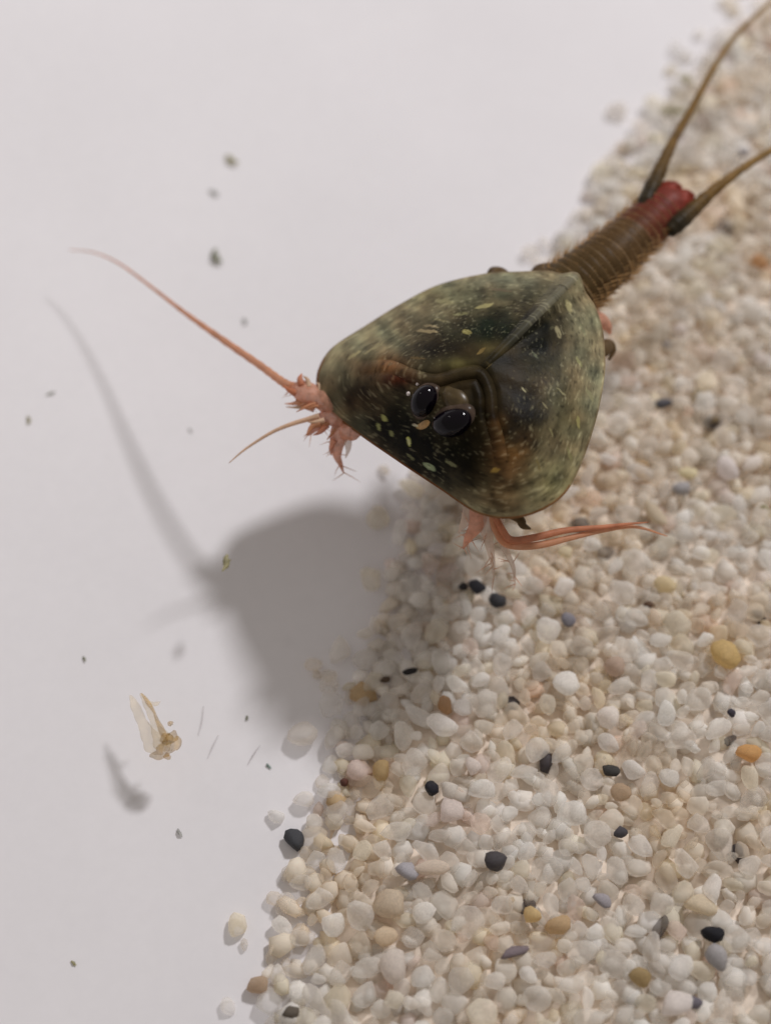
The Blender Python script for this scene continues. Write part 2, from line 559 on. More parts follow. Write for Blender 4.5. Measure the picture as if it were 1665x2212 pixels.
CX, CY, CZ = 1040.0, 800.0, 1.99
RIM = [(690, 838, 1.24), (694, 800, 1.24), (722, 757, 1.26), (790, 712, 1.30), (870, 662, 1.37), (950, 622, 1.44), (1050, 598, 1.54), (1120, 594, 1.58),
       (1180, 592, 1.64), (1214, 598, 1.68), (1244, 597, 1.76), (1258, 632, 1.70), (1281, 668, 1.68), (1298, 725, 1.66), (1302, 800, 1.70), (1290, 880, 1.73),
       (1268, 955, 1.70), (1243, 1020, 1.70), (1215, 1068, 1.69), (1172, 1100, 1.67), (1120, 1117, 1.64), (1070, 1116, 1.60), (1020, 1098, 1.55),
       (950, 1050, 1.47), (870, 997, 1.40), (790, 942, 1.33), (730, 897, 1.28), (700, 865, 1.25)]
_r = np.array(RIM + RIM[:1] )
_dense = []
_pe = np.vstack([RIM[-1], RIM, RIM[0], RIM[1]])
for i in range(len(RIM)):
    a, b, c_, d = _pe[i], _pe[i + 1], _pe[i + 2], _pe[i + 3]
    for f in np.linspace(0, 1, 24, endpoint=False):
        _dense.append(0.5 * ((2 * b) + (c_ - a) * f + (2 * a - 5 * b + 4 * c_ - d) * f * f + (3 * b - a - 3 * c_ + d) * f ** 3))
_dense = np.array(_dense)
_th = np.arctan2(_dense[:, 1] - CY, _dense[:, 0] - CX)
_rr = np.hypot(_dense[:, 0] - CX, _dense[:, 1] - CY)
_o = np.argsort(_th)
_th, _rr, _zz = _th[_o], _rr[_o], _dense[_o, 2]
_th = np.concatenate([_th - 2 * math.pi, _th, _th + 2 * math.pi]); _rr = np.tile(_rr, 3); _zz = np.tile(_zz, 3)
GROOVE = catmull([(775, 792), (845, 789), (900, 808), (944, 817), (995, 803), (1039, 802), (1064, 846), (1069, 902), (1084, 955), (1092, 1010)], 1000)
TIP = np.array([1241.0, 599.0])
def seg_dist(x, y, a, b):
    d = b - a
    t = max(0, min(1, ((x - a[0]) * d[0] + (y - a[1]) * d[1]) / (d @ d)))
    return math.hypot(x - a[0] - d[0] * t, y - a[1] - d[1] * t), t
C0 = np.array([CX, CY])
def rim_at(th):
    return float(np.interp(th, _th, _rr)), float(np.interp(th, _th, _zz))
def shell_z(x, y):
    th = math.atan2(y - CY, x - CX); r = math.hypot(x - CX, y - CY)
    R, zr = rim_at(th)
    q = min(r / R, 1.0)
    front = max(0.0, math.cos(th - math.radians(133)))     # towards the head
    rear = max(0.0, math.cos(th - math.radians(-45)))
    p = 1.75 + 0.25 * front - 0.35 * rear
    z = zr + (CZ - zr) * (1 - q ** p)
    # keel along the back
    d, t = seg_dist(x, y, C0, TIP)
    z += 0.026 * math.exp(-d / 4.0) * min(1, t * 4 + 0.15) + 0.05 * math.exp(-(d / 40.0) ** 2) * t
    # groove behind the head, with a raised welt on its head side
    dg = np.hypot(GROOVE[:, 0] - x, GROOVE[:, 1] - y); k = int(dg.argmin())
    fade = math.sin(math.pi * min(1, max(0, k / 999))) ** 0.5
    tx = GROOVE[min(k + 1, 999)] - GROOVE[max(k - 1, 0)]
    side = tx[0] * (y - GROOVE[k][1]) - tx[1] * (x - GROOVE[k][0])      # >0 head side
    sd = dg[k] * (1 if side > 0 else -1)
    z += 0.8 * fade * (0.026 * math.exp(-((sd - 8) / 6.0) ** 2) - 0.026 * math.exp(-((sd + 5) / 5.0) ** 2) - 0.016 * math.exp(-((sd - 22) / 7.0) ** 2) + 0.012 * math.exp(-((sd - 34) / 6.0) ** 2))
    # eye mound
    z += 0.05 * math.exp(-((x - 950) ** 2 + (y - 888) ** 2) / (2 * 48.0 ** 2))
    # soft undulation
    z += 0.02 * noise.noise(Vector((x / 70, y / 70, 3.3))) * (1 - q ** 4)
    return z

def crop(cx, cy):           # measured in an enlarged view of the shell
    return ((760 + cx / 1.982) * 0.8556, (640 + cy / 1.982) * 0.8556)
BLOBS = [  # crop x, y, sx, sy, colour, strength  (pigment patches, some with sheen or shade painted in)
    (560, 1010, 250, 150, (26, 24, 12), 0.80), (480, 860, 150, 110, (28, 27, 14), 0.7), (820, 1030, 160, 150, (30, 27, 12), 0.6),  # near-black front face, with its shade painted in too
    (300, 700, 120, 90, (62, 44, 24), 0.6), (640, 470, 150, 60, (46, 38, 26), 0.7),
    (950, 380, 150, 80, (38, 50, 36), 0.75), (1190, 430, 90, 130, (28, 30, 22), 0.75), (1010, 540, 70, 60, (34, 32, 22), 0.6),
    (1090, 790, 90, 110, (40, 34, 24), 0.75), (1120, 930, 70, 90, (48, 38, 22), 0.5), (880, 800, 70, 160, (42, 34, 16), 0.6),
    (430, 570, 80, 40, (132, 84, 46), 0.5), (500, 640, 70, 26, (90, 42, 20), 0.65), (1060, 1020, 80, 70, (122, 82, 44), 0.5), (990, 900, 40, 80, (98, 68, 36), 0.5),
    (1020, 1180, 90, 80, (116, 82, 48), 0.45),
    (320, 430, 160, 70, (150, 145, 116), 0.6), (700, 220, 180, 50, (132, 132, 102), 0.5), (1040, 150, 200, 40, (122, 124, 106), 0.6), (960, 225, 160, 24, (70, 76, 64), 0.4),  # pale left lobe and top: greyish sheen painted into the colour
    (1260, 1150, 120, 110, (132, 126, 92), 0.55), (1420, 480, 60, 220, (128, 126, 102), 0.5), (1330, 850, 80, 160, (96, 92, 66), 0.4),  # lighter right side: sheen and light through the shell, painted in
    (330, 960, 60, 40, (104, 88, 70), 0.5), (470, 1040, 60, 50, (92, 78, 62), 0.5), (960, 490, 60, 30, (110, 96, 60), 0.45), (780, 560, 60, 24, (112, 106, 66), 0.5),
]
SPECKS = [  # crop x, y, half length, half width, angle deg (image), colour
    (430, 820, 22, 11, 50, (150, 150, 92)), (402, 862, 20, 10, 70, (140, 142, 92)), (465, 895, 18, 10, 60, (130, 132, 88)), (552, 935, 24, 11, 80, (214, 222, 120)),
    (655, 1060, 38, 14, 32, (140, 152, 118)), (762, 1048, 34, 9, 32, (120, 120, 88)), (975, 1085, 26, 9, -20, (150, 122, 62)), (560, 1010, 26, 8, 40, (110, 110, 78)),
    (1325, 270, 42, 14, 68, (160, 152, 112)), (918, 280, 48, 10, -14, (158, 150, 104)), (720, 258, 46, 12, 8, (140, 134, 98)), (640, 405, 56, 8, 4, (150, 134, 100)),
    (660, 380, 40, 6, 6, (146, 132, 100)), (832, 410, 26, 12, 6, (140, 132, 80)), (1275, 405, 34, 12, 68, (150, 142, 110)), (1375, 850, 34, 9, 82, (150, 142, 92)),
    (1432, 715, 40, 10, 60, (138, 134, 100)), (1380, 555, 30, 8, 62, (140, 138, 96)), (1105, 690, 18, 5, 50, (170, 164, 130)), (1400, 395, 40, 6, 66, (130, 128, 98)),
    (800, 320, 40, 8, -6, (128, 124, 88)), (1290, 700, 30, 5, 40, (140, 134, 100)), (1210, 770, 22, 5, 50, (136, 128, 96)), (1240, 900, 26, 6, 70, (130, 122, 86)),
    (1000, 200, 60, 6, 6, (118, 104, 84)), (700, 350, 40, 6, 10, (126, 118, 86)), (900, 505, 30, 8, -40, (130, 110, 66)), (1160, 520, 26, 6, 50, (96, 100, 78)),
    (590, 540, 40, 6, 4, (110, 92, 60)), (370, 490, 60, 6, -30, (150, 140, 104)), (280, 520, 40, 7, -30, (160, 150, 110)), (1330, 1010, 40, 8, 72, (128, 122, 84)),
    (610, 860, 22, 14, -20, (176, 146, 96)), (585, 855, 16, 8, 20, (190, 176, 150)), (1180, 1060, 36, 6, 75, (124, 110, 70)), (940, 560, 40, 7, -45, (120, 104, 64)),
]
BL = [(*crop(b[0], b[1]), b[2] * 0.4317, b[3] * 0.4317, np.array(lin(*b[4])[:3]), b[5]) for b in BLOBS]
SP = [(*crop(s[0], s[1]), s[2] * 0.4317, s[3] * 0.4317, math.radians(s[4]), np.array(lin(*s[5])[:3])) for s in SPECKS]
OL_D, OL_L, RIMC = (np.array(lin(*c_)[:3]) for c_ in ((76, 65, 45), (142, 134, 108), (136, 84, 44)))
def pigment_sheen(x, y, q, th):  # shell colour, including painted sheen, shade and keel highlight
    c_ = OL_D * (1 - q ** 2.2) + OL_L * q ** 2.2
    for bx, by, sx, sy, bc, s in BL:
        e = ((x - bx) / sx) ** 2 + ((y - by) / sy) ** 2
        if e < 6:
            wob = 0.55 + 0.9 * (0.5 + 0.5 * noise.noise(Vector((x / 26 + bx, y / 26, 1.7))))
            k = min(1, 1.5 * s * math.exp(-e * 0.7) * wob)
            c_ = c_ * (1 - k) + bc * k
    # concentric streaks and mottling of the pigment
    n1 = noise.fractal(Vector((math.cos(th) * 4.5, math.sin(th) * 4.5, q * 24)), 0.9, 2.0, 5)
    n2 = noise.fractal(Vector((x / 18, y / 18, 7.5)), 1.0, 2.0, 4)
    ss = max(0.0, min(1.0, (q - 0.22) / 0.35))
    n3 = noise.noise(Vector((x / 34, y / 34, 21.0)))
    c_ = c_ * max(0.22, 1 + 0.30 * n1 * ss + 0.22 * n2 + 0.42 * n3)
    br = max(0.0, min(1.0, 0.5 + 0.9 * noise.noise(Vector((x / 45, y / 45, 33.0)))))
    c_ = c_ * (np.array((1.10, 0.97, 0.85)) * br + np.array((0.93, 1.0, 0.95)) * (1 - br))
    for sx, sy, L_, w_, a, scol in SP:
        dx, dy = x - sx, y - sy
        if abs(dx) + abs(dy) > 60: continue
        u = dx * math.cos(a) + dy * math.sin(a); v = -dx * math.sin(a) + dy * math.cos(a)
        v += 2.0 * noise.noise(Vector((x / 9, y / 9, 2)))
        e = (u / L_) ** 2 + (v / w_) ** 2
        k = max(0.0, min(1.0, 2.2 - 1.8 * e)) * 0.92
        if k > 0: c_ = c_ * (1 - k) + scol * k
    # pale line along the keel, a painted highlight
    dk, tk = seg_dist(x, y, C0, TIP)
    kk = 0.6 * math.exp(-(dk / 2.6) ** 2) * min(1, max(0, tk - 0.15) * 2.2)
    c_ = c_ * (1 - kk) + np.array((0.20, 0.19, 0.14)) * kk
    fm = noise.noise(Vector((math.cos(th) * 16, math.sin(th) * 16, q * 60 + 5)))
    fm2 = noise.noise(Vector((x / 55, y / 55, 50)))
    if fm > 0.30 and q > 0.34 and fm2 > -0.1: c_ = c_ + np.array((0.085, 0.080, 0.052)) * min(1, (fm - 0.30) * 6)
    elif fm < -0.34 and q > 0.34: c_ = c_ * max(0.6, 1 + (fm + 0.34) * 1.6)
    # small random pale flecks
    fl = noise.noise(Vector((th * 14, q * 40, 11.0)))
    if fl > 0.42 and q > 0.25: c_ = c_ + np.array((0.05, 0.05, 0.028)) * min(1, (fl - 0.42) * 6)
    if q > 0.982:
        k = 0.7 if math.sin(th) > -0.05 and math.cos(th) < 0.6 else 0.15
        c_ = c_ * (1 - k) + RIMC * k
    c_ = np.clip(c_, 0.0015, 1)
    lum = float(c_ @ np.array((0.3, 0.6, 0.1)))
    return np.clip(c_ * 0.81 * (lum / 0.085) ** 0.38, 0.001, 0.6)

mc = Mat('shell_pigment_sheen').set(rough=0.42, ior=1.16)
src = mc.node('ShaderNodeAttribute', attribute_name='pigment_sheen').outputs['Color']
c = mc.vary(src, 22, 0.09, 6)
mc.l.new(c, mc.p.inputs['Base Color'])
mc.bump(18, 0.24, 0.02, 6)
mc.translucent(c, 0.25)
M_SHELL = mc.m

def make_shell():
    NR, NT = 130, 780
    thk = math.atan2(TIP[1] - CY, TIP[0] - CX)
    v, f, colr = [], [], []
    v.append(at(CX, CY, shell_z(CX, CY))); colr.append(pigment_sheen(CX, CY, 0, 0))
    for i in range(1, NR + 1):
        q = 1 - (1 - i / NR) ** 1.15
        for k in range(NT):
            phi = -math.pi + 2 * math.pi * k / NT
            th = thk + phi - 0.55 * math.sin(phi)
            th = (th + math.pi) % (2 * math.pi) - math.pi
            R, zr = rim_at(th)
            x, y = CX + R * q * math.cos(th), CY + R * q * math.sin(th)
            v.append(at(x, y, shell_z(x, y)))
            colr.append(pigment_sheen(x, y, q, th))
    for k in range(NT):
        f.append((0, 1 + (k + 1) % NT, 1 + k))
    for i in range(NR - 1):
        for k in range(NT):
            a = 1 + i * NT; k2 = (k + 1) % NT
            f.append((a + k, a + k2, a + NT + k2, a + NT + k))
    o = obj('carapace', v, f, M_SHELL)
    me = o.data
    at_ = me.attributes.new('pigment_sheen', 'FLOAT_COLOR', 'POINT')
    at_.data.foreach_set('color', np.column_stack([np.array(colr), np.ones(len(colr))]).astype(np.float32).ravel())
    under(o)
    s = o.modifiers.new('thickness', 'SOLIDIFY'); s.thickness = 0.03; s.offset = 1.0
    o['label'] = 'mottled olive shield with a sharp keel and pale flecks'
    return o
shell = make_shell()

# --- body: trunk, ringed abdomen and red tail end, one continuous mesh
mb = Mat('ringed_body').set(rough=0.4, ior=1.2)
bc_ = mb.vary(mb.node('ShaderNodeAttribute', attribute_name='tint').outputs['Color'], 10, 0.3, 5)
mb.l.new(bc_, mb.p.inputs['Base Color'])
mb.bump(20, 0.3, 0.015)
mb.translucent(bc_, 0.15)
M_BODY = mb.m
BODY = [(830, 930, 1.20, 0.06), (880, 895, 1.24, 0.16), (960, 850, 1.32, 0.24), (1080, 770, 1.40, 0.28), (1180, 670, 1.40, 0.25), (1250, 610, 1.44, 0.242), (1310, 562, 1.46, 0.222),
        (1370, 508, 1.42, 0.200), (1415, 468, 1.40, 0.186), (1436, 449, 1.39, 0.178), (1450, 438, 1.385, 0.165), (1456, 432, 1.38, 0.12)]
NB = 420
CB = catmull(BODY, NB)
cum = np.concatenate([[0], np.cumsum(np.hypot(np.diff(CB[:, 0]), np.diff(CB[:, 1])))])
RING0 = cum[np.argmin(np.hypot(CB[:, 0] - 1190, CB[:, 1] - 665))]
RING1 = cum[np.argmin(np.hypot(CB[:, 0] - 1428, CB[:, 1] - 456))]
NRING = 19
PITCH = (RING1 - RING0) / NRING
RINGP = [rnd.choice((0.06, 0.12, 0.2, 0.3)) for _ in range(19)]
def make_body():
    path = [at(*c_[:3]) for c_ in CB]
    radii = []
    tint = []
    T = lambda *c_: np.array(lin(*c_)[:3])
    for i in range(NB):
        s = cum[i]
        r = CB[i, 3]
        if RING0 < s < RING1:
            ph = ((s - RING0) / PITCH) % 1.0
            r *= 0.93 + 0.10 * ph ** 0.7 if ph < 0.88 else 0.93 + 0.10 * (1 - ph) / 0.12
        u = (s - RING0) / (RING1 - RING0)
        if u < 0: c_ = T(120, 82, 62)
        elif u < 0.72: c_ = T(92, 76, 48) * (1 - u / 0.72 * 0.4) + T(96, 60, 40) * (u / 0.72 * 0.4)
        elif u < 1.0:
            k = (u - 0.72) / 0.28; c_ = T(96, 62, 42) * (1 - k) + T(122, 56, 48) * k
        else: c_ = T(128, 60, 50)
        if 0 < u < 1:
            ph = ((s - RING0) / PITCH) % 1.0
            if ph > 0.80: c_ = c_ * 0.65 + T(190, 166, 134) * (RINGP[int((s - RING0) / PITCH) % 19] if 0.84 < ph < 0.93 else 0.0)
        radii.append(r); tint.append(c_)
    n = 40
    v, f = tube_data(path, radii, n, 0.86)
    # the tail end: cleft between its two lobes
    o = obj('body', v, f, M_BODY)
    tt = np.repeat(np.array(tint), n, axis=0)
    a_ = o.data.attributes.new('tint', 'FLOAT_COLOR', 'POINT')
    a_.data.foreach_set('color', np.column_stack([tt, np.ones(len(tt))]).astype(np.float32).ravel())
    under(o)
    return path, radii
bpath, bradii = make_body()

# spines along the ring margins
M_SPINE = simple('spine_amber', (190, 156, 110), 0.4, 1.15, 10, 0.2, tr=0.45, sheer=0.45)
def make_spines():
    verts, faces = [], []
    for k in range(NRING):
        s = RING0 + (k + 0.86 + rnd.uniform(-.12, .12)) * PITCH
        i = int(np.searchsorted(cum, s)); i = min(max(i, 1), NB - 2)
        P = Vector(bpath[i]); t = (Vector(bpath[i + 1]) - Vector(bpath[i - 1])).normalized()
        a = t.cross(Vector((0, 0, 1))).normalized(); b = a.cross(t).normalized()
        m = 64
        for j in range(m):
            th = 2 * math.pi * (j + rnd.uniform(-.3, .3)) / m
            n = a * math.cos(th) + b * math.sin(th) * 0.86
            q = P + n * (bradii[i] * 0.98)
            L_ = rnd.uniform(0.025, 0.085) * (1.35 if abs(math.cos(th)) > 0.8 else 0.3)
            tipp = q + (n * 0.62 + t * 0.75).normalized() * L_
            side = t.cross(n).normalized() * 0.005
            i0 = len(verts)
            verts += [q + side, q - side, q + n * 0.012 - t * 0.006, tipp]
            faces += [(i0, i0 + 1, i0 + 3), (i0 + 1, i0 + 2, i0 + 3), (i0 + 2, i0, i0 + 3)]
    o = obj('ring_spines', verts, faces, M_SPINE, smooth=False)
    under(o); o['kind'] = 'stuff'
make_spines()

M_RED = simple('tail_red', (138, 60, 48), 0.4, 1.2, 14, 0.4, tr=0.2, bump=0.4)
M_REDDK = simple('tail_red_dark', (112, 34, 34), 0.4, 1.3, 9, 0.25)
def lump(name, pts, mat, n=30, seg=18, flat=0.62, mod=lambda u, th: 1 + 0.10 * math.sin(3 * th + 5 * u) + 0.08 * math.sin(7 * th - 19 * u) + 0.07 * math.sin(23 * u + 2 * th)):
    o = pxtube(name, pts, mat, None, n, seg, flat, mod); under(o); return o
# two lobes of the tail end
lump('tail_lobe', [(1400, 458, 1.45, 0.05), (1414, 446, 1.45, 0.10), (1430, 428, 1.45, 0.105), (1444, 413, 1.44, 0.10), (1452, 404, 1.43, 0.09), (1454, 402, 1.42, 0.05)], M_RED)
lump('tail_lobe', [(1430, 482, 1.45, 0.05), (1438, 464, 1.45, 0.10), (1454, 447, 1.45, 0.105), (1470, 431, 1.44, 0.10), (1479, 422, 1.43, 0.09), (1481, 420, 1.42, 0.05)], M_RED)

# tail filaments (one material: dark base grading to golden along object space handled by vertex tint)
def filament(ctrl, label):
    C = catmull(ctrl, 110)
    path = [at(*c_[:3]) for c_ in C]
    seg = 12
    jit = [1 + 0.05 * math.sin(i * 1.9) + 0.04 * math.sin(i * 0.7) for i in range(len(path))]
    v, f = tube_data(path, np.maximum(C[:, 3] * jit, 0.002), seg)
    o = obj('tail_filament', v, f, M_BODY)
    t = []
    D, G, E = (np.array(lin(*c_)[:3]) for c_ in ((54, 47, 34), (124, 94, 48), (156, 128, 82)))
    for i in range(len(path)):
        u = i / (len(path) - 1)
        k1 = min(1, max(0, (u - 0.14) / 0.3)); k2 = max(0, (u - 0.44) / 0.56)
        c_ = (D * (1 - k1) + G * k1) * (1 - k2) + E * k2
        t.append(c_)
    tt = np.repeat(np.array(t), seg, axis=0)
    a_ = o.data.attributes.new('tint', 'FLOAT_COLOR', 'POINT')
    a_.data.foreach_set('color', np.column_stack([tt, np.ones(len(tt))]).astype(np.float32).ravel())
    under(o); o['label'] = label
filament([(1384, 466, 1.46, 0.060), (1398, 428, 1.48, 0.070), (1420, 378, 1.46, 0.060), (1450, 312, 1.42, 0.042), (1500, 222, 1.38, 0.032), (1545, 140, 1.32, 0.027), (1590, 75, 1.26, 0.023), (1662, 5, 1.2, 0.018), (1740, -80, 1.1, 0.010)],
         'tail filament, dark at the root and golden beyond')
filament([(1444, 500, 1.46, 0.056), (1466, 480, 1.47, 0.070), (1502, 447, 1.45, 0.060), (1545, 408, 1.41, 0.045), (1600, 366, 1.37, 0.034), (1664, 326, 1.32, 0.029), (1760, 280, 1.24, 0.022), (1850, 250, 1.15, 0.010)],
         'tail filament, dark at the root and brown beyond')

# --- eyes
me_ = Mat('eye_black').set(rough=0.055, ior=1.3, base=(0.003, 0.0015, 0.004, 1))
M_EYE = me_.m
mr_ = Mat('eye_rim').set(rough=0.25, ior=1.2)
c = mr_.vary(lin(82, 68, 58), 14, 0.35)
mr_.l.new(c, mr_.p.inputs['Base Color']); mr_.translucent(c, 0.2)
M_EYERIM = mr_.m
def surf_frame(px, py):
    e = 6
    P = at(px, py, shell_z(px, py))
    dx = at(px + e, py, shell_z(px + e, py)) - at(px - e, py, shell_z(px - e, py))
    dy = at(px, py - e, shell_z(px, py - e)) - at(px, py + e, shell_z(px, py + e))
    n = dx.cross(dy).normalized()
    return P, dx.normalized(), n
def ball(name, center, ax, ay, az, X, N, mat, bean=0.0, nu=40, nv=24):
    Y = N.cross(X).normalized(); X = Y.cross(N).normalized()
    v, f = [], []
    for j in range(nv + 1):
        ph = math.pi * j / nv
        for i in range(nu):
            th = 2 * math.pi * i / nu
            a, b, c_ = math.sin(ph) * math.cos(th), math.sin(ph) * math.sin(th), math.cos(ph)
            b2 = b + bean * (a * a - 0.4)
            v.append(center + X * (a * ax) + Y * (b2 * ay) + N * (c_ * az))
    for j in range(nv):
        for i in range(nu):
            i2 = (i + 1) % nu
            f.append((j * nu + i, (j + 1) * nu + i, (j + 1) * nu + i2, j * nu + i2))
    o = obj(name, v, f, mat); under(o); return o
def make_eye(px, py, ax, ay, ang, bean, rimx, rimy, shift, label):
    P, X, N = surf_frame(px, py)
    Xr = (Matrix.Rotation(math.radians(ang), 3, N) @ X)
    e = ball('eye', P + N * 0.035, ax, ay, 0.105, Xr, N, M_EYE, bean)
    e['label'] = label
    Pr, Xq, Nr = surf_frame(px + shift[0], py + shift[1])
    r = ball('eye_socket', Pr - Nr * 0.012, rimx, rimy, 0.085, Xr, Nr, M_EYERIM, bean)
    r.parent = e
    return e
make_eye(923, 868, 0.092, 0.122, -28, 0.0, 0.118, 0.148, (-3, -2), 'round glossy black eye')
make_eye(980, 911, 0.148, 0.100, 14, 0.12, 0.162, 0.118, (2, -6), 'bean shaped glossy black eye')
# pale body between the eyes and the small third eye
P, X, N = surf_frame(921, 916)
o = ball('third_eye', P + N * 0.01, 0.075, 0.035, 0.03, Matrix.Rotation(math.radians(25), 3, N) @ X, N, simple('pale_organ', (190, 150, 98), 0.35, 1.35, 18, 0.35, tr=0.2))
o['label'] = 'pale amber third eye between the black eyes'
M_WELT = simple('eye_mound', (84, 70, 46), 0.3, 1.35, 14, 0.35, tr=0.15)
P, X, N = surf_frame(982, 862)
ball('eye_mound', P - N * 0.01, 0.13, 0.09, 0.06, Matrix.Rotation(math.radians(-40), 3, N) @ X, N, M_WELT)
M_GLINT = simple('eye_glint_pale', (210, 200, 196), 0.08, 1.5, 20, 0.1)  # pale beads added to stand in for small highlights around the eye
for (bx, by, br) in [(888, 850, 0.017), (906, 834, 0.014), (920, 833, 0.010), (944, 903, 0.010)]:
    P, X, N = surf_frame(bx, by)
    ball('eye_glint', P + N * 0.03, br, br, br, X, N, M_GLINT, nu=12, nv=8)

# --- front feelers, mouth claws and legs
M_FEEL = simple('feeler_orange', (216, 160, 124), 0.4, 1.2, 10, 0.15, tr=0.35, sheer=0.22)
M_FEELPALE = simple('feeler_pale', (224, 194, 166), 0.4, 1.2, 10, 0.15, tr=0.35)
M_PINK = simple('leg_pink', (224, 170, 144), 0.35, 1.25, 14, 0.3, tr=0.4, sheer=0.24, bump=0.35)
M_PALELEG = simple('leg_pale', (216, 196, 180), 0.45, 1.2, 12, 0.2, tr=0.4, sheer=0.5)
M_TRAIL = simple('feeler_red', (208, 140, 106), 0.4, 1.2, 10, 0.2, tr=0.3, sheer=0.2)
M_LEGDK = simple('leg_brown', (98, 78, 52), 0.45, 1.25, 12, 0.25, tr=0.2)
wob = lambda u, th: 1 + 0.07 * math.sin(u * 160)
o = under(pxtube('feeler', [(632, 838, 1.22, 0.040), (606, 822, 1.21, 0.033), (560, 788, 1.17, 0.030), (480, 733, 1.07, 0.027), (400, 676, 0.95, 0.019), (330, 622, 0.85, 0.013), (262, 572, 0.78, 0.009), (205, 546, 0.72, 0.006), (150, 540, 0.66, 0.003)],
          M_FEEL, None, 90, 10, 1.0, wob)); o['label'] = 'longest feeler, straight and orange with a curled thin tip'
o = under(pxtube('feeler', [(690, 900, 1.24, 0.030), (664, 906, 1.23, 0.020), (630, 916, 1.22, 0.017), (595, 930, 1.21, 0.014), (560, 950, 1.19, 0.011), (525, 974, 1.17, 0.008), (495, 1000, 1.15, 0.003)],
          M_FEELPALE, None, 60, 8, 1.0, wob)); o['label'] = 'short pale bent feeler under the long one'
# claw cluster at the foot of the long feeler
def bit(name, ctrl, mat, n=22, seg=10, flat=0.7): return under(pxtube(name, ctrl, mat, None, n, seg, flat))
claw = bit('front_leg', [(735, 872, 1.30, 0.09), (702, 864, 1.26, 0.10), (684, 860, 1.25, 0.075), (668, 852, 1.25, 0.095), (650, 842, 1.23, 0.085), (636, 838, 1.22, 0.055), (626, 833, 1.22, 0.038)], M_PINK, 30, 14)
claw['label'] = 'stout pink front leg that carries the long feeler'
def spike(ctrl, mat, parent): 
    o = pxtube('claw', ctrl, mat, None, 12, 6); under(o, parent); return o
spike([(652, 834, 1.28, 0.030), (648, 818, 1.29, 0.022), (652, 807, 1.29, 0.004)], M_TRAIL, claw)
spike([(668, 838, 1.29, 0.026), (664, 820, 1.30, 0.016), (655, 812, 1.30, 0.003)], M_FEELPALE, claw)
spike([(640, 850, 1.25, 0.034), (624, 842, 1.26, 0.02), (612, 832, 1.27, 0.003)], M_TRAIL, claw)
spike([(650, 868, 1.22, 0.030), (632, 872, 1.21, 0.014), (615, 872, 1.21, 0.003)], M_FEEL, claw)
spike([(662, 876, 1.2, 0.03), (640, 880, 1.19, 0.012), (618, 879, 1.18, 0.003)], M_FEELPALE, claw)
spike([(680, 880, 1.22, 0.045), (655, 872, 1.23, 0.035), (640, 862, 1.24, 0.01)], M_FEEL, claw)
leg2 = bit('front_leg', [(750, 905, 1.28, 0.08), (720, 898, 1.24, 0.085), (700, 904, 1.21, 0.06), (682, 920, 1.2, 0.045), (664, 940, 1.18, 0.012)], M_PINK, 30, 14)
for (x0, y0, x1, y1) in [(684, 872, 640, 890), (700, 880, 660, 884), (690, 848, 684, 826)]:
    spike([(x0, y0, 1.27, 0.018), ((x0 + x1) / 2 + 3, (y0 + y1) / 2 - 4, 1.28, 0.015), (x1, y1, 1.27, 0.003)], rnd.choice([M_FEEL, M_FEELPALE, M_TRAIL]), claw)
for (x0, y0, x1, y1) in [(712, 915, 668, 926), (730, 920, 706, 950)]:
    spike([(x0, y0, 1.24, 0.018), ((x0 + x1) / 2 + 3, (y0 + y1) / 2 - 3, 1.23, 0.015), (x1, y1, 1.21, 0.003)], rnd.choice([M_FEEL, M_FEELPALE, M_TRAIL]), leg2)
spike([(690, 915, 1.24, 0.03), (674, 922, 1.24, 0.022), (662, 940, 1.24, 0.004)], M_FEEL, leg2)
spike([(700, 908, 1.25, 0.024), (680, 912, 1.26, 0.016), (666, 912, 1.26, 0.003)], M_FEELPALE, leg2)
spike([(706, 918, 1.22, 0.03), (690, 934, 1.21, 0.018), (676, 940, 1.2, 0.003)], M_TRAIL, leg2)
leg3 = bit('front_leg', [(770, 930, 1.28, 0.09), (744, 926, 1.22, 0.10), (730, 950, 1.17, 0.065), (728, 982, 1.10, 0.035), (736, 1004, 1.04, 0.018), (742, 1022, 1.0, 0.004)], M_PINK, 34, 12)
spike([(722, 950, 1.2, 0.03), (714, 968, 1.16, 0.014), (716, 984, 1.12, 0.003)], M_PINK, leg3)
spike([(750, 945, 1.2, 0.04), (752, 970, 1.15, 0.02), (746, 990, 1.1, 0.003)], M_PALELEG, leg3)
# legs hanging below the right front lobe
for ctrl, m_ in [
    ([(1035, 1095, 1.50, 0.07), (1030, 1130, 1.40, 0.06), (1012, 1160, 1.3, 0.035), (1000, 1185, 1.2, 0.006)], M_PINK),
    ([(1050, 1095, 1.50, 0.07), (1050, 1135, 1.38, 0.055), (1056, 1175, 1.2, 0.035), (1064, 1215, 1.02, 0.02), (1066, 1250, 0.86, 0.004)], M_PALELEG),
    ([(1070, 1100, 1.50, 0.06), (1074, 1140, 1.35, 0.05), (1090, 1185, 1.15, 0.03), (1108, 1225, 0.95, 0.018), (1112, 1262, 0.8, 0.004)], M_PALELEG),
    ([(1020, 1085, 1.48, 0.06), (1008, 1120, 1.38, 0.045), (990, 1150, 1.28, 0.006)], M_PALELEG),
    ([(1085, 1100, 1.5, 0.05), (1120, 1120, 1.5, 0.035), (1130, 1135, 1.48, 0.03), (1145, 1142, 1.44, 0.008)], M_LEGDK),
]:
    bit('leg', ctrl, m_, 26, 10)
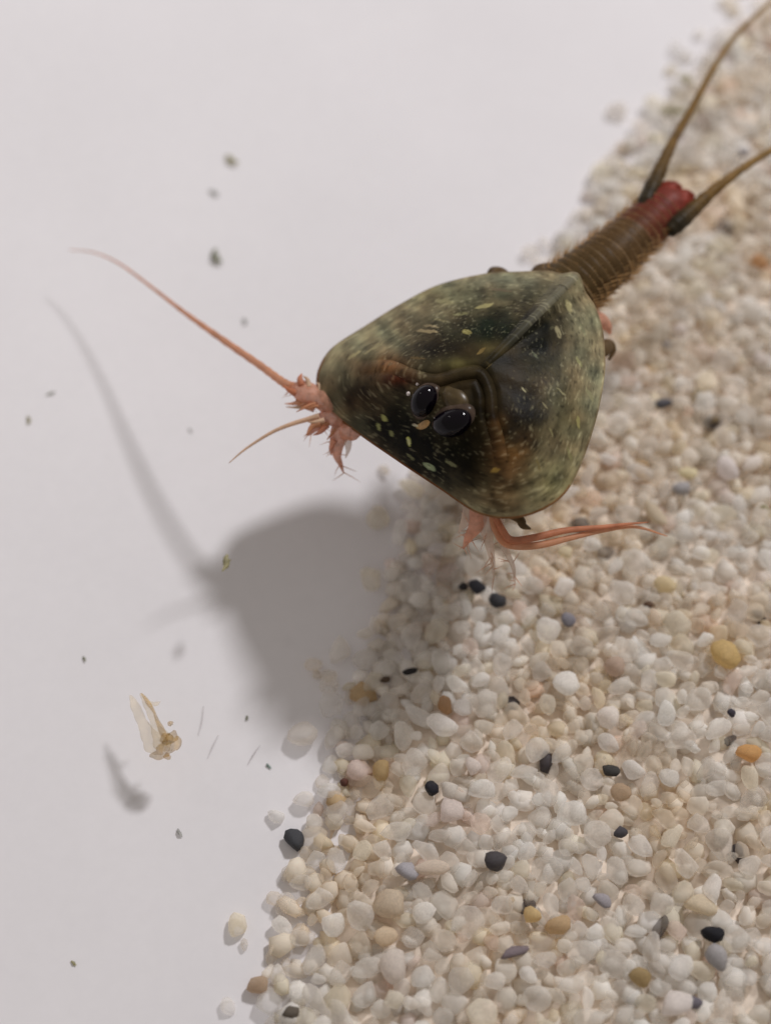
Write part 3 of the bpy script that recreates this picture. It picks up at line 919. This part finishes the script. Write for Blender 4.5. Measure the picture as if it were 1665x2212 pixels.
for ctrl, m_, lab in [
    ([(1066, 1105, 1.50, 0.020), (1082, 1140, 1.42, 0.026), (1104, 1166, 1.34, 0.030), (1150, 1162, 1.30, 0.030), (1220, 1146, 1.26, 0.026), (1300, 1138, 1.2, 0.017), (1355, 1132, 1.14, 0.012), (1400, 1128, 1.08, 0.003)], M_TRAIL, 'upper of the two trailing red feelers'),
    ([(1058, 1105, 1.50, 0.020), (1072, 1150, 1.38, 0.024), (1098, 1177, 1.30, 0.030), (1160, 1178, 1.26, 0.030), (1230, 1162, 1.22, 0.024), (1300, 1146, 1.16, 0.020), (1370, 1138, 1.08, 0.014), (1440, 1158, 0.98, 0.004)], M_FEEL, 'lower of the two trailing red feelers'),
]:
    o = under(pxtube('feeler', ctrl, m_, None, 60, 8, 0.7)); o['label'] = lab
M_SETA = simple('bristle_pale', (226, 190, 166), 0.4, 1.15, 10, 0.2, tr=0.45, sheer=0.4)
def bristles(parent, pts, length, count):
    vs, fs = [], []
    C = catmull(pts, 60)
    for _ in range(count):
        a_ = C[rnd.randrange(8, 60)]
        q = at(*a_[:3]); d = Vector((rnd.gauss(-.3, 1), rnd.gauss(-.5, 1), rnd.gauss(-.2, .6))).normalized()
        L_ = length * rnd.uniform(0.5, 1.2)
        bend = Vector((rnd.gauss(0, 1), rnd.gauss(0, 1), rnd.gauss(0, 1))) * 0.25 * L_
        path = [q + d * a_[3] * 0.5, q + d * (a_[3] * .8 + L_ * .55) + bend * .4, q + d * (a_[3] + L_) + bend]
        v, f = tube_data(path, [0.005, 0.0035, 0.001], 5)
        b0 = len(vs); vs += v; fs += [tuple(k + b0 for k in ff) for ff in f]
    o = obj('bristles', vs, fs, M_SETA); under(o, parent); o['kind'] = 'stuff'
bristles(claw, [(715, 868, 1.28, 0.09), (680, 858, 1.25, 0.075), (650, 842, 1.23, 0.07), (628, 834, 1.22, 0.04)], 0.08, 14)
bristles(leg2, [(730, 900, 1.26, 0.08), (700, 904, 1.21, 0.06), (682, 920, 1.2, 0.045), (664, 940, 1.18, 0.012)], 0.08, 12)
bristles(leg3, [(744, 926, 1.22, 0.09), (730, 950, 1.17, 0.06), (728, 982, 1.1, 0.035), (742, 1022, 1.0, 0.004)], 0.08, 14)
for pts in ([(1050, 1125, 1.40, 0.05), (1056, 1175, 1.2, 0.03), (1064, 1215, 1.02, 0.02), (1066, 1250, .86, .004)],
            [(1074, 1130, 1.38, 0.05), (1090, 1185, 1.15, 0.03), (1108, 1225, .95, .018), (1112, 1262, .8, .004)],
            [(1030, 1125, 1.40, 0.05), (1012, 1160, 1.3, 0.03), (1000, 1185, 1.2, 0.006)]):
    bristles(shrimp, pts, 0.10, 11)
# leg tips that show past the far rim and past the right flank
bit('leg', [(1100, 640, 1.45, 0.10), (1085, 612, 1.46, 0.10), (1074, 592, 1.46, 0.075), (1062, 584, 1.45, 0.03), (1052, 594, 1.44, 0.008)], M_LEGDK, 26, 12)
bit('leg', [(1262, 760, 1.40, 0.10), (1298, 754, 1.34, 0.075), (1314, 744, 1.30, 0.05), (1323, 758, 1.27, 0.025), (1314, 778, 1.25, 0.008)], M_LEGDK, 26, 12)
bit('leg', [(1262, 690, 1.44, 0.08), (1292, 690, 1.38, 0.07), (1310, 704, 1.32, 0.045), (1318, 722, 1.26, 0.008)], M_PINK, 26, 12)
bit('leg', [(1180, 600, 1.5, 0.08), (1165, 590, 1.5, 0.07), (1175, 580, 1.5, 0.05), (1200, 572, 1.48, 0.02)], M_LEGDK, 26, 12)

# ------------------------------------------------------------------ bits of debris
M_DEB = simple('debris_green', (150, 152, 128), 0.7, 1.1, 14, 0.4, tr=0.2, sheer=0.25)
M_DEBG = simple('debris_grey', (184, 184, 178), 0.7, 1.1, 14, 0.3, tr=0.2, sheer=0.45)
M_DEBT = simple('debris_teal', (140, 160, 150), 0.7, 1.1, 14, 0.3, tr=0.2, sheer=0.3)
M_ALG = simple('debris_moss', (180, 174, 134), 0.8, 1.1, 10, 0.4, tr=0.2, sheer=0.35)
def speck(ctrl, mat, label, group, n=14):
    """crumpled shred following a few measured points (px, py, z, radius)"""
    p0 = at(*ctrl[1][:3])
    for _ in range(3): dz = floor_h(p0.x, p0.y) if ctrl[1][2] < 0.05 else 0.0; p0 = at(ctrl[1][0], ctrl[1][1], ctrl[1][2] + dz)
    C = catmull([(a_[0], a_[1], a_[2] + dz, a_[3] * 0.9) for a_ in ctrl], n)
    path = [at(*c_[:3]) for c_ in C]
    ph = rnd.uniform(0, 6)
    v, f = tube_data(path, np.maximum(C[:, 3], 0.003), 8, 0.55, None,
                     lambda u, th: 0.75 + 0.35 * math.sin(3 * th + 9 * u + ph) + 0.2 * math.sin(5 * th - 17 * u))
    o = obj('debris_speck', v, f, mat)
    c0 = Vector(path[n // 2]); o.data.transform(Matrix.Translation(-c0)); o.location = c0
    tag(o, label, 'debris', group)
    return o
DG = 'debris specks on the white floor'
speck([(468, 536, .02, .012), (462, 548, .03, .03), (470, 560, .03, .035), (480, 567, .02, .012)], M_DEB, 'hooked dark green debris speck on white floor beyond the long feeler', DG)
speck([(490, 336, .02, .02), (500, 346, .03, .04), (514, 352, .02, .012)], M_ALG, 'pale olive debris flake alone on white floor', DG)
speck([(452, 412, .01, .012), (463, 416, .02, .03), (472, 422, .01, .01)], M_DEBG, 'faint grey debris speck near the pale olive flake', DG)
speck([(524, 688, .01, .01), (530, 694, .02, .022), (528, 702, .01, .008)], M_DEBG, 'tiny grey debris speck just above the long feeler', DG)
speck([(100, 854, .01, .006), (110, 850, .01, .01), (121, 846, .01, .004)], M_DEB, 'thin dark debris sliver by the feeler shadow', DG)
speck([(60, 900, .01, .012), (64, 908, .02, .018), (60, 916, .01, .006)], M_ALG, 'small moss green debris dot left of the feeler shadow', DG)
speck([(180, 1418, .01, .006), (183, 1424, .01, .012), (184, 1430, .01, .004)], M_DEB, 'minute dark debris dot on bare white floor', DG)
speck([(533, 1546, .01, .008), (534, 1552, .01, .012), (531, 1556, .01, .004)], M_DEB, 'minute dark debris dot beside the big shadow', DG)
speck([(576, 1650, .01, .008), (581, 1656, .01, .012), (586, 1660, .01, .004)], M_DEBT, 'minute teal debris dot under the big shadow', DG)
speck([(384, 1790, .01, .006), (388, 1800, .02, .018), (394, 1808, .01, .004)], M_DEBG, 'grey violet debris sliver near the lone charcoal grain', DG)
speck([(154, 2076, .01, .008), (160, 2081, .01, .014), (165, 2086, .01, .004)], M_ALG, 'faint olive debris dot on the empty white floor', DG)
speck([(408, 925, .01, .005), (412, 930, .01, .010), (416, 935, .01, .004)], M_DEBG, 'minute grey debris dot between the two front feelers', DG)
speck([(1466, 164, .10, .03), (1480, 168, .13, .055), (1494, 176, .10, .02)], M_ALG, 'moss green debris clump on the blurred sand margin', DG)
speck([(1425, 242, .08, .02), (1445, 238, .12, .035), (1470, 240, .10, .03), (1490, 236, .08, .012)], M_ALG, 'long moss green debris strip on the sand margin below the tail filament', DG)
speck([(1408, 292, .10, .012), (1410, 300, .12, .02), (1408, 310, .10, .006)], M_DEB, 'small dark green debris dot at the sand margin by the tail filament', DG)
speck([(1290, 367, .03, .010), (1297, 369, .04, .018), (1304, 370, .03, .006)], M_DEBT, 'tiny teal debris dot off the sand beside the tail', DG)
speck([(1640, 1096, .32, .01), (1650, 1094, .34, .025), (1660, 1100, .32, .008)], M_ALG, 'green debris fleck stuck on a white grain', DG)
# drifting shred (its soft shadow lies on the floor)
speck([(492, 1198, .62, .012), (488, 1208, .63, .034), (490, 1220, .62, .03), (480, 1234, .61, .008)], M_ALG, 'drifting olive shred above the floor beside the big shadow', 'debris adrift in the water')

# fine fibres on the floor
M_FIB = simple('fibre_grey', (168, 160, 160), 0.6, 1.1, 10, 0.2, sheer=0.82)
for ctrl, lab in [
    ([(440, 1525, .01, .003), (436, 1560, .012, .006), (428, 1590, .01, .002)], 'hair-thin grey fibre beside the shed skin'),
    ([(472, 1588, .01, .003), (460, 1612, .012, .006), (448, 1640, .01, .002)], 'hair-thin curved grey fibre right of the shed skin'),
    ([(562, 1610, .01, .003), (548, 1630, .012, .008), (535, 1652, .01, .003)], 'thicker short grey fibre near the big shadow'),
]:
    p0 = at(*ctrl[1][:3])
    for _ in range(3): dz = floor_h(p0.x, p0.y); p0 = at(ctrl[1][0], ctrl[1][1], 0.012 + dz)
    o = pxtube('fibre', [(a_[0], a_[1], a_[2] + dz, a_[3]) for a_ in ctrl], M_FIB, None, 20, 6)
    tag(o, lab, 'fibre', 'fibres on the white floor')

# shed skin, drifting low above the floor
skin = bpy.data.objects.new('shed_skin', None); link(skin)
sb = at(350, 1600, 0.30); skin.location = sb
tag(skin, 'crumpled pale yellow shed skin with brown lower edge drifting over white floor', 'shed skin')
M_FILM = simple('skin_film', (236, 218, 180), 0.4, 1.1, 10, 0.25, tr=0.35, sheer=0.76)
M_CRUST = simple('skin_crust', (204, 172, 108), 0.5, 1.15, 14, 0.5, tr=0.35, sheer=0.64)
def sk(name, ctrl, mat, flat=0.35, seg=12, n=40):
    def md_(u, th): return 1 + 0.22 * math.sin(2 * th + 11 * u) + 0.12 * math.sin(5 * th - 23 * u)
    o = pxtube(name, ctrl, mat, None, n, seg, flat, md_)
    o.data.transform(Matrix.Translation(-sb)); o.parent = skin
    return o
sk('film', [(282, 1502, .36, .008), (292, 1524, .37, .028), (306, 1556, .38, .042), (322, 1588, .37, .055), (338, 1614, .35, .060), (350, 1630, .34, .01)], M_FILM)
sk('film', [(304, 1498, .42, .008), (318, 1520, .43, .025), (330, 1552, .43, .030), (342, 1582, .42, .045), (356, 1608, .40, .06), (366, 1622, .38, .01)], M_FILM)
sk('film', [(322, 1516, .43, .004), (334, 1521, .43, .018), (347, 1516, .42, .004)], M_FILM)
sk('strand', [(306, 1498, .44, .006), (322, 1520, .45, .014), (334, 1540, .45, .012), (344, 1566, .44, .018), (356, 1590, .42, .02), (362, 1610, .40, .01)], M_CRUST, 0.8, 8)
sk('crust', [(324, 1632, .34, .012), (342, 1630, .36, .035), (356, 1618, .38, .06), (370, 1606, .40, .065), (382, 1600, .40, .04), (384, 1590, .40, .01)], M_CRUST, 0.6)
sk('crust', [(352, 1585, .42, .01), (360, 1596, .42, .045), (372, 1592, .42, .04), (378, 1578, .42, .012)], M_CRUST, 0.6)
sk('crust', [(356, 1630, .36, .02), (364, 1636, .35, .02), (368, 1640, .35, .006)], M_CRUST, 0.6)
sk('bead', [(364, 1566, .43, .008), (368, 1563, .44, .02), (374, 1560, .43, .006)], M_CRUST, 0.9, 8, 10)
